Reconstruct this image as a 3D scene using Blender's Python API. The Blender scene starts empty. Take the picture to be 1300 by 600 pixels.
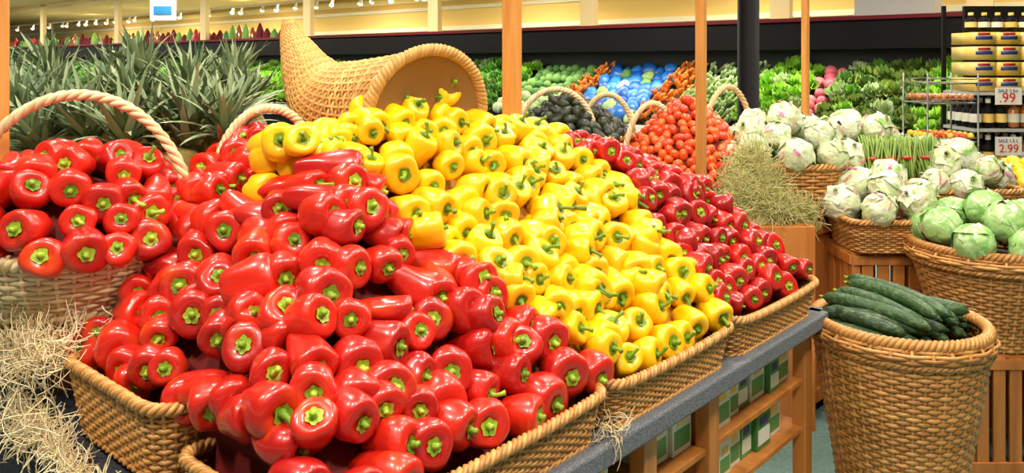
import bpy, math, random
import numpy as np
from mathutils import Vector, Matrix
R=random.Random(7); NR=np.random.RandomState(7)
sc=bpy.context.scene
try:
    sc.view_settings.view_transform='Standard'
    sc.view_settings.exposure=0.0
except Exception as e: print(e)

# ---------------- frame of the display island ----------------
D=np.array([.661,.750,0.]); N=np.array([-.750,.661,0.]); E0=np.array([.114,1.7,0.])
def W(u,v,z): return E0+u*D+v*N+np.array([0,0,z])
def toUV(x,y):
    a=np.array([x-E0[0],y-E0[1],0]); return float(a@D),float(a@N)

# ---------------- materials ----------------
def sock(b,*names):
    for n in names:
        if n in b.inputs: return b.inputs[n]
def mat(name,c1,c2=None,rough=.5,coat=0,noise=0,c3=None,bump=0,bscale=50,metal=0,emit=0,spec=.5,trans=0,alpha=1,island=True,lo=.52,hi=.7,bd=.004):
    m=bpy.data.materials.new(name); m.use_nodes=True; nt=m.node_tree; b=nt.nodes['Principled BSDF']
    b.inputs['Roughness'].default_value=rough; b.inputs['Metallic'].default_value=metal
    sock(b,'Coat Weight').default_value=coat
    sock(b,'Coat Roughness').default_value=.12
    sock(b,'Specular IOR Level').default_value=spec
    if trans: sock(b,'Transmission Weight').default_value=trans
    if alpha<1: b.inputs['Alpha'].default_value=alpha
    c=(*c1,1)
    if c2 is None: b.inputs['Base Color'].default_value=c; out=None
    else:
        mx=nt.nodes.new('ShaderNodeMix'); mx.data_type='RGBA'
        mx.inputs[6].default_value=c; mx.inputs[7].default_value=(*c2,1)
        if island:
            g=nt.nodes.new('ShaderNodeNewGeometry'); nt.links.new(g.outputs['Random Per Island'],mx.inputs[0])
        else:
            nz=nt.nodes.new('ShaderNodeTexNoise'); tc=nt.nodes.new('ShaderNodeTexCoord'); nt.links.new(tc.outputs['Object'],nz.inputs['Vector'])
            nz.inputs['Scale'].default_value=noise or 5; nz.inputs['Detail'].default_value=5
            cr=nt.nodes.new('ShaderNodeMapRange'); cr.inputs[1].default_value=.35; cr.inputs[2].default_value=.65
            nt.links.new(nz.outputs[0],cr.inputs[0]); nt.links.new(cr.outputs[0],mx.inputs[0])
        out=mx.outputs[2]
        if c3 is not None:
            mx2=nt.nodes.new('ShaderNodeMix'); mx2.data_type='RGBA'; mx2.inputs[7].default_value=(*c3,1)
            nz=nt.nodes.new('ShaderNodeTexNoise'); tc=nt.nodes.new('ShaderNodeTexCoord'); nt.links.new(tc.outputs['Object'],nz.inputs['Vector'])
            nz.inputs['Scale'].default_value=noise or 12; nz.inputs['Detail'].default_value=4
            cr=nt.nodes.new('ShaderNodeMapRange'); cr.inputs[1].default_value=lo; cr.inputs[2].default_value=hi
            nt.links.new(nz.outputs[0],cr.inputs[0]); nt.links.new(cr.outputs[0],mx2.inputs[0]); nt.links.new(out,mx2.inputs[6]); out=mx2.outputs[2]
        nt.links.new(out,b.inputs['Base Color'])
    if emit:
        sock(b,'Emission Color').default_value=c; b.inputs['Emission Strength'].default_value=emit
    if bump:
        nz=nt.nodes.new('ShaderNodeTexNoise'); tc=nt.nodes.new('ShaderNodeTexCoord'); nt.links.new(tc.outputs['Object'],nz.inputs['Vector'])
        nz.inputs['Scale'].default_value=bscale; nz.inputs['Detail'].default_value=3
        bp=nt.nodes.new('ShaderNodeBump'); bp.inputs['Strength'].default_value=bump; bp.inputs['Distance'].default_value=bd
        nt.links.new(nz.outputs[0],bp.inputs['Height']); nt.links.new(bp.outputs[0],b.inputs['Normal'])
    return m
def woodmat(name,c1,c2,scale=(3,3,30),rough=.4):
    m=bpy.data.materials.new(name); m.use_nodes=True; nt=m.node_tree; b=nt.nodes['Principled BSDF']; b.inputs['Roughness'].default_value=rough
    tc=nt.nodes.new('ShaderNodeTexCoord'); mp=nt.nodes.new('ShaderNodeMapping'); mp.inputs['Scale'].default_value=scale
    nz=nt.nodes.new('ShaderNodeTexNoise'); nz.inputs['Scale'].default_value=2; nz.inputs['Detail'].default_value=6; nz.inputs['Distortion'].default_value=.8
    cr=nt.nodes.new('ShaderNodeValToRGB'); cr.color_ramp.elements[0].color=(*c1,1); cr.color_ramp.elements[1].color=(*c2,1)
    cr.color_ramp.elements[0].position=.3; cr.color_ramp.elements[1].position=.7
    nt.links.new(tc.outputs['Object'],mp.inputs[0]); nt.links.new(mp.outputs[0],nz.inputs['Vector']); nt.links.new(nz.outputs[0],cr.inputs[0]); nt.links.new(cr.outputs[0],b.inputs['Base Color'])
    return m
M={}
M['red']=mat('red_pepper_skin',(.40,.006,.005),(.70,.020,.006),rough=.34,coat=.45,c3=(.78,.09,.008),noise=9,lo=.57,hi=.8,bump=.4,bscale=20,bd=.006)
M['red_deep']=mat('red_pepper_deep_skin',(.32,.005,.007),(.60,.014,.008),rough=.34,coat=.45,bump=.4,bscale=22,bd=.006)
M['yel']=mat('yellow_pepper_skin',(.90,.46,.0),(.97,.62,.002),rough=.36,coat=.4,c3=(.93,.38,.0),noise=8,lo=.6,hi=.88,bump=.3,bscale=22,bd=.005)
M['stemr']=mat('pepper_calyx_green',(.13,.26,.01),(.42,.56,.04),rough=.55,bump=.6,bscale=120)
M['stemy']=mat('pepper_stem_green',(.09,.20,.006),(.24,.38,.015),rough=.5)
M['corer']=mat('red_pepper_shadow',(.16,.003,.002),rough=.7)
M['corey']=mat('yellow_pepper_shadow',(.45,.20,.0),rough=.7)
M['wick']=mat('brown_wicker',(.36,.15,.03),(.68,.34,.095),rough=.42,coat=.15)
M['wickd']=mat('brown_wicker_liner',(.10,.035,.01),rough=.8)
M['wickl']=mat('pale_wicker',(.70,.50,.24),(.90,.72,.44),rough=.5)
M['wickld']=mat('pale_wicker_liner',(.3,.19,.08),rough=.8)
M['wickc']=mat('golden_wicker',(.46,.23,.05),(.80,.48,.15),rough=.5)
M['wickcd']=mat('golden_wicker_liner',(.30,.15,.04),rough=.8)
M['straw']=mat('straw',(.80,.60,.30),(1.,.88,.60),rough=.6)
M['gstraw']=mat('green_excelsior',(.46,.46,.14),(.74,.68,.32),rough=.6)
M['wood']=woodmat('orange_wood',(.40,.13,.022),(.66,.25,.055),(6,6,1))
M['woodp']=woodmat('post_wood',(.50,.19,.04),(.72,.33,.08),(20,20,1.5))
M['woodd']=woodmat('dark_wood',(.16,.05,.015),(.28,.10,.03),(6,6,1))
M['black']=mat('black_metal',(.006,.005,.006),rough=.6,spec=.15)
M['maroon']=mat('maroon_trim',(.13,.008,.014),rough=.6,spec=.2)
M['cloth']=mat('black_knit',(.010,.013,.022),(.035,.04,.055),island=False,noise=140,rough=.9,bump=.6,bscale=180)
M['carpet']=mat('edge_carpet',(.09,.10,.12),(.22,.23,.26),island=False,noise=220,rough=.95,bump=.5,bscale=250)
M['floor']=mat('teal_carpet',(.12,.22,.20),(.18,.30,.27),island=False,noise=60,rough=.9)
M['wall']=mat('cream_wall',(.88,.62,.24),rough=.8)
M['ceil']=mat('ceiling_paint',(.84,.68,.42),rough=.9)
M['cream']=mat('cream_beam',(.90,.72,.36),rough=.6)
M['white']=mat('white_paint',(.85,.82,.72),rough=.5)
M['bulb']=mat('lamp_glow',(1,.95,.85),emit=9)
M['pleaf']=mat('pineapple_leaf',(.07,.13,.05),(.34,.42,.22),rough=.5)
M['pbody']=mat('pineapple_skin',(.42,.25,.05),(.20,.2,.05),island=False,noise=60,rough=.6,bump=.8,bscale=60)
M['cuke']=mat('cucumber_skin',(.008,.036,.010),(.022,.075,.016),rough=.5,coat=.08,c3=(.07,.14,.045),noise=34,bump=1.,bscale=80,bd=.006)
M['cab']=mat('cabbage_leaf',(.22,.48,.12),(.44,.68,.26),rough=.3,coat=.8,c3=(.64,.80,.48),noise=14,bump=1.,bscale=30,bd=.007)
M['wrap']=mat('wrapped_cauliflower',(.58,.66,.34),(.84,.86,.68),rough=.15,coat=1.,c3=(.28,.52,.12),noise=18,lo=.55,hi=.68,bump=1.,bscale=34,bd=.010)
M['label']=mat('pink_label',(.62,.06,.26),(.80,.45,.50),rough=.3,coat=.8)
M['asp']=mat('asparagus',(.16,.30,.04),(.34,.46,.10),rough=.5)
M['tom']=mat('tomato_skin',(.66,.035,.008),(.84,.15,.02),rough=.3,coat=.4)
M['avo']=mat('avocado_skin',(.010,.014,.008),(.03,.04,.018),rough=.4,bump=.6,bscale=60)
M['lem']=mat('lemon_skin',(.9,.60,.02),(.95,.70,.04),rough=.35)
M['let1']=mat('lettuce_bright',(.15,.42,.015),(.40,.70,.06),rough=.5)
M['let2']=mat('lettuce_dark',(.03,.12,.015),(.30,.40,.06),rough=.5)
M['let3']=mat('lettuce_mid',(.05,.20,.02),(.20,.46,.05),rough=.5)
M['broc']=mat('broccoli',(.08,.22,.05),(.20,.38,.08),rough=.7)
M['carrot']=mat('carrot',(.75,.22,.03),(.85,.32,.05),rough=.5)
M['bluebag']=mat('blue_bag',(.005,.07,.38),(.03,.24,.70),rough=.4,coat=.2)
M['radish']=mat('radish',(.60,.04,.10),(.75,.25,.25),rough=.4)
M['leek']=mat('leek',(.25,.42,.10),(.62,.70,.40),rough=.5)
M['kdark']=mat('case_back',(.02,.025,.02),rough=.6)
M['pk1']=mat('carton_green',(.05,.22,.05),(.12,.36,.10),rough=.4)
M['pk2']=mat('carton_white',(.78,.78,.66),rough=.4)
M['pk3']=mat('pack_yellow',(.85,.50,.04),(.85,.65,.20),rough=.4)
M['pk4']=mat('pack_navy',(.03,.05,.22),rough=.4)
M['pk5']=mat('bottle_amber',(.35,.08,.02),(.6,.22,.05),rough=.2,coat=.5)
M['pk6']=mat('bottle_red',(.5,.02,.02),rough=.3)
M['steel']=mat('rack_steel',(.22,.22,.20),rough=.35,metal=.8)
M['ink']=mat('sign_ink',(.6,.02,.02),rough=.5)
M['gray']=mat('grey_panel',(.45,.45,.43),rough=.6)

# ---------------- mesh builder ----------------
class MB:
    def __init__(s): s.v=[];s.f=[];s.m=[];s.n=0;s.mats=[]
    def mi(s,k):
        if k not in s.mats: s.mats.append(k)
        return s.mats.index(k)
    def add(s,v,f,k):
        v=np.asarray(v,float).reshape(-1,3); o=s.n; s.v.append(v); s.n+=len(v); i=s.mi(k)
        s.f.extend([tuple(a+o for a in q) for q in f]); s.m.extend([i]*len(f))
    def tmpl(s,T,mtx,remap=None):
        A=np.array(mtx)
        for (v,f,k) in T: s.add(v@A[:3,:3].T+A[:3,3],f,(remap or {}).get(k,k))
    def obj(s,name,smooth=True,parent=None):
        me=bpy.data.meshes.new(name); me.from_pydata(np.concatenate(s.v).tolist(),[],s.f)
        for k in s.mats: me.materials.append(M[k])
        me.polygons.foreach_set('material_index',s.m)
        me.polygons.foreach_set('use_smooth',[smooth]*len(s.f)); me.update()
        o=bpy.data.objects.new(name,me); sc.collection.objects.link(o)
        if parent: o.parent=parent
        return o
    def box(s,c,h,k,ax=None):
        ax=ax or (np.array([1,0,0.]),np.array([0,1.,0]),np.array([0,0,1.]))
        v=[]
        for i in (-1,1):
            for j in (-1,1):
                for l in (-1,1): v.append(np.array(c,float)+i*h[0]*ax[0]+j*h[1]*ax[1]+l*h[2]*ax[2])
        s.add(v,[(0,1,3,2),(4,6,7,5),(0,4,5,1),(2,3,7,6),(0,2,6,4),(1,5,7,3)],k)
UVAX=(D,N,np.array([0,0,1.]))
def empty(name):
    e=bpy.data.objects.new(name,None); sc.collection.objects.link(e); e.empty_display_size=.1; return e
def bevel(o,w=.004):
    b=o.modifiers.new('bevel','BEVEL'); b.width=w; b.segments=2; b.limit_method='ANGLE'
    return o

def tube(P,r,sides=6,closed=False,cap=True,flat=1.0,ref=None):
    P=np.asarray(P,float); n=len(P); r=np.broadcast_to(np.asarray(r,float),(n,))
    if closed: T=np.roll(P,-1,0)-np.roll(P,1,0)
    else: T=np.gradient(P,axis=0)
    T/=np.linalg.norm(T,axis=1)[:,None]+1e-12
    if ref is None:
        a=np.array([0,0,1.]) if abs(T[0][2])<.8 else np.array([1.,0,0])
        X=np.zeros_like(P); x=a-T[0]*(a@T[0]); x/=np.linalg.norm(x)
        for i in range(n):
            x=x-T[i]*(x@T[i]); x/=np.linalg.norm(x)+1e-12; X[i]=x
    else:
        X=ref-T*np.sum(ref*T,axis=1)[:,None]; X/=np.linalg.norm(X,axis=1)[:,None]+1e-12
    Y=np.cross(T,X)
    a=np.arange(sides)*2*math.pi/sides
    V=P[:,None,:]+r[:,None,None]*(np.cos(a)[None,:,None]*X[:,None,:]*flat+np.sin(a)[None,:,None]*Y[:,None,:])
    V=V.reshape(-1,3); F=[]
    for i in range(n if closed else n-1):
        j=(i+1)%n
        for k in range(sides):
            l=(k+1)%sides; F.append((i*sides+k,i*sides+l,j*sides+l,j*sides+k))
    if cap and not closed:
        F.append(tuple(range(sides))[::-1]); F.append(tuple((n-1)*sides+k for k in range(sides)))
    return V,F
def revolve(prof,n=24,lobe=None):
    V=[];F=[];m=len(prof)
    for i,(r,z) in enumerate(prof):
        for k in range(n):
            a=2*math.pi*k/n; q=1 if lobe is None else lobe(a,i/(m-1)); 
            V.append((r*q*math.cos(a),r*q*math.sin(a),z))
    for i in range(m-1):
        for k in range(n):
            l=(k+1)%n; F.append((i*n+k,(i+1)*n+k,(i+1)*n+l,i*n+l))
    return np.array(V),F
def basis(z,roll,loc,s=(1,1,1)):
    z=np.asarray(z,float); z=z/np.linalg.norm(z); a=np.array([0,0,1.]) if abs(z[2])<.9 else np.array([1.,0,0])
    x=np.cross(a,z); x/=np.linalg.norm(x); y=np.cross(z,x)
    c,si=math.cos(roll),math.sin(roll); X=c*x+si*y; Y=-si*x+c*y
    m=np.eye(4); m[:3,0]=X*s[0]; m[:3,1]=Y*s[1]; m[:3,2]=z*s[2]; m[:3,3]=loc; return m

# ---------------- pepper templates ----------------
def pepper(nl,seed,stem,kind='block'):
    r=random.Random(seed)
    if kind=='block': prof=[(.02,.78),(.14,.78),(.26,.82),(.42,.90),(.60,.95),(.78,.93),(.91,.82),(.99,.62),(1.0,.38),(.98,.10),(.93,-.20),(.87,-.48),(.79,-.74),(.68,-.95),(.52,-1.06),(.34,-1.07),(.18,-1.0),(.02,-.96)]
    elif kind=='taper': prof=[(.02,.80),(.14,.80),(.26,.84),(.42,.91),(.58,.95),(.74,.91),(.86,.80),(.92,.60),(.92,.30),(.88,-.05),(.80,-.42),(.71,-.80),(.60,-1.12),(.48,-1.40),(.35,-1.58),(.24,-1.64),(.12,-1.62),(.02,-1.58)]
    else: prof=[(.02,.72),(.14,.72),(.26,.75),(.42,.81),(.66,.85),(.86,.80),(.99,.66),(1.05,.46),(1.07,.22),(1.05,-.04),(.99,-.30),(.91,-.52),(.80,-.70),(.66,-.84),(.50,-.90),(.34,-.89),(.18,-.82),(.02,-.78)]
    pr=np.array(prof); t0=np.arange(len(pr)); t1=np.linspace(0,len(pr)-1,24); prof=list(zip(np.interp(t1,t0,pr[:,0]),np.interp(t1,t0,pr[:,1])))
    ph=r.random()*6; amp=[r.uniform(-1,1) for _ in range(8)]; wr=1.7 if kind=='taper' else 1.0
    def lobe(a,t):
        a2=a+.35*amp[4]*math.sin(a+amp[5]*3)+.6*amp[6]*(t-.4)
        c=abs(math.cos(nl*a2/2+ph)); f=c**.55
        d=.07+.17*abs(2*t-.8)**1.2
        return 1-d+d*f+wr*(.06*amp[0]*math.cos(a+ph)+.05*amp[1]*math.sin(2*a+5*t)+.035*amp[2]*math.sin(3*a-7*t+1)+.025*amp[3]*math.sin(5*a+11*t)+.018*math.sin(2*a-17*t+ph))
    V,F=revolve(prof,30,lobe)
    a=np.arctan2(V[:,1],V[:,0]); V[:,2]+=.12*amp[7]*np.cos(a+ph)*np.hypot(V[:,0],V[:,1])
    bx=amp[3]*(.2 if kind=='taper' else .10); by=amp[2]*(.14 if kind=='taper' else .05)
    V[:,0]+=bx*(V[:,2]-.3)**2; V[:,1]+=by*(V[:,2]-.3)**2
    V[:,:2]*=.046; V[:,2]*=.047
    T=[(V,F,'BODY')]
    off=np.array([bx*.3,by*.3,(-.06 if kind=='squat' else .015)])
    n=20; cv=[(0,0,.83)]
    for rr,zz in ((.13,.85),(.23,.87),(.34,.908)):
        for k in range(n):
            an=2*math.pi*k/n; q=rr*(1+(.13 if rr>.3 else .03)*math.cos((5+seed%2)*an+.5*math.sin(an*2+seed))+.10*math.sin(an+seed)); cv.append((q*math.cos(an),q*math.sin(an),zz))
    cf=[(0,1+k,1+(k+1)%n) for k in range(n)]
    for j in range(2):
        for k in range(n): cf.append((1+j*n+k,1+(j+1)*n+k,1+(j+1)*n+(k+1)%n,1+j*n+(k+1)%n))
    sc3=np.array([.046,.046,.047])
    cv=(np.array(cv)+off)*sc3; T.append((cv,cf,'STEM'))
    if stem=='short':
        bx2=r.uniform(-.08,.08); P=[(0,0,.80),(.01,.0,.94),(bx2*.5,.01,1.04),(bx2,.02,1.13)]; rr=[.20,.135,.115,.14]
    else:
        b=r.uniform(.15,.45)*r.choice([-1,1])
        P=[(0,0,.80),(.01,.0,.96),(.05*b*4,.01,1.12),(.11*b*4,.02,1.27),(.2*b*4,.03,1.41),(.27*b*4,.03,1.50)]; rr=[.24,.13,.10,.10,.115,.145]
    P=(np.array(P)+off)*sc3; V2,F2=tube(P,np.array(rr)*.046,8); T.append((V2,F2,'STEM'))
    return T
PR=[pepper(4,1,'short'),pepper(3,2,'short'),pepper(4,3,'short','squat'),pepper(3,9,'short'),pepper(4,14,'long'),pepper(3,21,'short','taper'),pepper(4,22,'short','taper'),pepper(4,23,'short'),pepper(3,24,'short','squat'),pepper(4,51,'short'),pepper(3,52,'short')]
PRL=[pepper(3,31,'short','taper'),pepper(4,32,'short','taper'),pepper(3,33,'long','taper'),pepper(3,34,'short','taper'),pepper(4,36,'short','taper')]
PRS=[pepper(4,1,'short'),pepper(3,2,'short'),pepper(4,3,'short','squat'),pepper(4,23,'short'),pepper(3,24,'short','squat')]
PY=[pepper(4,4,'long'),pepper(3,5,'long'),pepper(4,6,'long','squat'),pepper(3,11,'long'),pepper(4,12,'long'),pepper(4,41,'short'),pepper(3,42,'long','squat'),pepper(4,43,'long')]
def put_pepper(mb,T,p,d,body,stem,sc_=1,ln=1):
    s=sc_*R.uniform(.85,1.10); l=s*ln*R.uniform(.92,1.14)
    mb.tmpl(R.choice(T),basis(d,R.uniform(0,6.28),p,(s,s*R.uniform(.88,1.06),l)),{'BODY':body,'STEM':stem})

# ---------------- heap height ----------------
def smin(vals,k=.05):
    vals=np.array(vals); m=vals.min(); return m-k*math.log(np.exp(-(vals-m)/k).sum())
def cap(u,v):
    pts=[(-.7,1.34),(-.3,1.35),(-.12,1.38),(.05,1.49),(.2,1.49),(.4,1.42),(.6,1.38),(.75,1.36),(.95,1.30),(1.15,1.22),(1.32,1.10)]
    return float(np.interp(u,[p[0] for p in pts],[p[1] for p in pts]))
def H(u,v):
    hf=.90+.93*max(v-.03,0)
    he=.95+1.0*(u+.62)
    hr=.92+1.6*(1.34-u)
    return smin([hf,he,hr,cap(u,v)],.03)+.014*math.sin(u*11+v*5)*math.sin(v*9+1)
def ub(v): return .16-.62*v+.03*math.sin(v*14)
def zone(u,v):
    if u<ub(v): return 'A'
    if u<.735+.015*math.sin(v*20): return 'Y'
    return 'B'
HB=toUV(-1.09,2.06); HB2=toUV(-.70,2.36)
piles={'A':MB(),'Y':MB(),'B':MB()}
FR=-N; UP=np.array([0,0,1.])
placed=[]
def allowed(z,uu,vv):
    if z=='A':
        if math.hypot(uu-HB[0],vv-HB[1])<.22: return False
        if math.hypot(uu-HB2[0],vv-HB2[1])<.10: return False
        if vv>.45 and uu< -.61: return False
        if vv>.9 and uu>-.05: return False
        return True
    if z=='Y': return vv<.72
    return vv<.62
def place(z,uu,vv,dh=0):
    h=H(uu,vv)+R.uniform(-.014,.014)+dh
    if z=='A':
        e=H(uu+.02,vv)-H(uu-.02,vv)
        d=FR*.9-D*(.25+(.25 if e>.03 else 0))+UP*R.uniform(-.25,.35)+D*R.uniform(-.5,.5)
        T=PR; q=R.random()
        if q<(.36 if vv>.38 and uu>-.45 else .15) and vv>.12:
            d=FR*R.uniform(.6,1.)+D*R.choice([-.3,.4,.8])+UP*R.uniform(-.45,.15); T=PRL
        elif .42<q<.48: d=d+UP*.8
        put_pepper(piles[z],T,W(uu,vv,h),d,'red','stemr',1.02,1.02)
    elif z=='Y':
        d=FR-D*.12+UP*R.uniform(-.35,.35)+D*R.uniform(-.45,.5)
        if R.random()<.14: d=d+UP*1.2
        put_pepper(piles[z],PY,W(uu,vv,h),d,'yel','stemy',.96,1.0)
    else:
        d=FR-D*.2+UP*R.uniform(-.35,.4)+D*R.uniform(-.5,.5)
        put_pepper(piles[z],PRS,W(uu,vv,h),d,'red_deep','stemr',.90,.92)
    placed.append((uu,vv*1.35))
rows=0; v=.045
while v<1.02:
    u=-.60+(rows%2)*.5*.080
    while u<1.33:
        uu=u+R.uniform(-.02,.02); vv=v+R.uniform(-.017,.017); z=zone(uu,vv)
        if allowed(z,uu,vv): place(z,uu,vv)
        u+=.080*R.uniform(.96,1.04)
    v+=.055 if v<.66 else .062
    rows+=1
# fill the remaining holes, and the basket edges
for t in range(9000):
    uu=R.uniform(-.615,1.31); vv=R.uniform(.02,.98); z=zone(uu,vv)
    if not allowed(z,uu,vv): continue
    P_=np.array(placed); dd=np.min(np.hypot(P_[:,0]-uu,P_[:,1]-vv*1.35))
    if dd>.060: place(z,uu,vv,-.008)
n_=0
while n_<30:
    uu=R.uniform(-.5,1.2); vv=R.uniform(.12,.46); z=zone(uu,vv)
    d=FR+UP*R.uniform(-.3,.5)+D*R.uniform(-1,1)
    h=H(uu,vv)+.030
    if z=='A': put_pepper(piles[z],PR+PRL,W(uu,vv,h),d,'red','stemr',1.03,1.03)
    elif z=='Y': put_pepper(piles[z],PY,W(uu,vv,h),d,'yel','stemy',.95,1)
    else: put_pepper(piles[z],PRS,W(uu,vv,h),d,'red_deep','stemr',.90,.92)
    n_+=1
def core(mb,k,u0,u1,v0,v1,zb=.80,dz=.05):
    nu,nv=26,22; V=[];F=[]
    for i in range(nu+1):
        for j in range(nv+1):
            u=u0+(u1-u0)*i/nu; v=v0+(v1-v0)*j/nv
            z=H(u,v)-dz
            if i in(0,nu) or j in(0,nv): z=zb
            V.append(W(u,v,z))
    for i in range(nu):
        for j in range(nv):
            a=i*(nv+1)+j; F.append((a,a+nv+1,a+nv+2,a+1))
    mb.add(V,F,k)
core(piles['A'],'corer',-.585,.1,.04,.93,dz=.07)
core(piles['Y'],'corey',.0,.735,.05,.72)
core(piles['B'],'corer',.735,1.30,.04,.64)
MC=np.array([-.25,2.32,1.455])
for k in range(30):
    a=R.uniform(0,6.28); rr=.14*math.sqrt(R.random())
    p=MC+D*math.cos(a)*rr+UP*(math.sin(a)*rr*.72-.03)+N*R.uniform(-.03,.12)
    put_pepper(piles['Y'],PY,p,FR+D*R.uniform(-.7,.4)+UP*R.uniform(-.2,.7),'yel','stemy',.97,1.0)
for k in range(20):
    u=R.uniform(-.26,.02); v=R.uniform(.58,.76)
    put_pepper(piles['Y'],PY,W(u,v,1.37+R.uniform(0,.045)),FR+D*R.uniform(-.6,.5)+UP*.3,'yel','stemy',.97,1.0)
piles['A'].obj('red_bell_pepper_pile'); piles['Y'].obj('yellow_bell_pepper_pile'); piles['B'].obj('red_bell_pepper_pile.001')

# ---------------- wicker ----------------
def rrect(hx,hy,r,n):
    r=min(r,hx,hy); pts=[]
    for cx,cy,a0 in ((hx-r,hy-r,0),(-hx+r,hy-r,90),(-hx+r,-hy+r,180),(hx-r,-hy+r,270)):
        for k in range(13):
            a=math.radians(a0+90*k/12); pts.append((cx+r*math.cos(a),cy+r*math.sin(a)))
    P=np.array(pts+[pts[0]]); L=np.r_[0,np.cumsum(np.linalg.norm(np.diff(P,axis=0),axis=1))]
    s=np.linspace(0,L[-1],n,endpoint=False); return np.c_[np.interp(s,L,P[:,0]),np.interp(s,L,P[:,1])]
def wicker(mb,loop,t0,t1,rows,stakes,k,kd,amp=.003,r=None,rowh=.01,liner=.004,sub=2):
    n=stakes*sub; idx=np.arange(n)
    for j in range(rows):
        t=t0+(t1-t0)*(j+.5)/rows
        P,Nn=loop(t,n)
        off=amp*np.cos(math.pi*(idx/sub+j))
        V,F=tube(P+Nn*off[:,None],(r or rowh*.5),5,closed=True,ref=Nn,flat=.7)
        mb.add(V,F,k)
    ts=np.linspace(t0,t1,max(6,rows//3))
    LP=[loop(t,n) for t in ts]
    for i in range(stakes):
        P=np.array([lp[0][i*sub] for lp in LP]); V,F=tube(P,(r or rowh*.5)*.9,5,cap=False); mb.add(V,F,k)
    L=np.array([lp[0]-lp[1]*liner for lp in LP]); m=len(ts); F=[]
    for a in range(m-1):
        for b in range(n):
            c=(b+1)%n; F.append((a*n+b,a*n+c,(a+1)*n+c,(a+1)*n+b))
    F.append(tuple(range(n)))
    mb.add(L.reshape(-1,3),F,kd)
def rim(mb,loop,t,k,R0=.01,tr=.007,turns=24,n=240,plies=3,up=np.array([0,0,1.])):
    P,Nn=loop(t,n); s=np.arange(n)/n*2*math.pi*turns
    for q in range(plies):
        ph=s+q*2*math.pi/plies
        V,F=tube(P+R0*(np.cos(ph)[:,None]*Nn+np.sin(ph)[:,None]*up),tr,6,closed=True); mb.add(V,F,k)
def rectloop(c,ax,ay,hx0,hy0,hx1,hy1,z0,z1,rad=.05,sag=0):
    ax=np.array(ax,float); ay=np.array(ay,float)
    def f(t,n):
        q=rrect(hx0+(hx1-hx0)*t,hy0+(hy1-hy0)*t,rad,n)
        P=np.array(c,float)[None,:]+q[:,:1]*ax+q[:,1:]*ay; P[:,2]=z0+(z1-z0)*t
        if sag: P[:,2]+=sag*t*np.abs(q[:,0]/hx1)**3
        T=np.roll(q,-1,0)-np.roll(q,1,0); T/=np.linalg.norm(T,axis=1)[:,None]
        Nn=T[:,1:]*ax-T[:,:1]*ay
        return P,Nn
    return f
def roundloop(c,prof,z0,z1,sq=1.0):
    def f(t,n):
        r=np.interp(t,[p[0] for p in prof],[p[1] for p in prof]); a=np.arange(n)*2*math.pi/n
        Nn=np.c_[np.cos(a),np.sin(a),0*a]; P=np.array([c[0],c[1],0])+Nn*np.array([r,r*sq,0]); P[:,2]=z0+(z1-z0)*t
        return P,Nn
    return f
def handle(mb,c,ax,span,z0,h,k,tr=.007,R0=.006,turns=11,lean=np.zeros(3)):
    n=90; a=np.linspace(0,math.pi,n); ax=np.array(ax,float); ax/=np.linalg.norm(ax)
    P=np.array(c,float)+np.cos(a)[:,None]*ax*span+np.sin(a)[:,None]*(np.array([0,0,h])+lean); P[:,2]+=z0-c[2]
    s=np.linspace(0,2*math.pi*turns,n); B=np.cross(ax,[0,0,1.]); O=np.cos(a)[:,None]*ax+np.sin(a)[:,None]*np.array([0,0,1.])
    for q in range(3):
        ph=s+q*2.09; V,F=tube(P+R0*(np.cos(ph)[:,None]*O+np.sin(ph)[:,None]*B),tr,6); mb.add(V,F,k)

def tray(name,u0,u1,v0,v1,z0=.782,z1=.875,k='wick',fl=.02):
    mb=MB(); c=W((u0+u1)/2,(v0+v1)/2,0); hx=(u1-u0)/2; hy=(v1-v0)/2
    lp=rectloop(c,D,N,hx-fl,hy-fl,hx,hy,z0,z1,.05,sag=.012)
    per=4*(hx+hy); st=int(per/.022/2)*2+1
    wicker(mb,lp,.0,1,13,st,k,k+'d',amp=.0035,rowh=(z1-z0)/13)
    rim(mb,lp,1.04,k,.007,.0065,turns=int(per/.045),n=int(per/.006))
    rim(mb,lp,.02,k,.004,.005,turns=int(per/.045),n=int(per/.01),plies=2)
    return mb.obj(name)
tray('wicker_tray_basket',-.64,.125,-.02,.40)
tray('wicker_tray_basket.001',.14,.725,-.02,.40)
tray('wicker_tray_basket.002',.742,1.33,-.02,.40)
tray('wicker_tray_basket.003',-.665,-.2,.44,.86,.815,.945)

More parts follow.
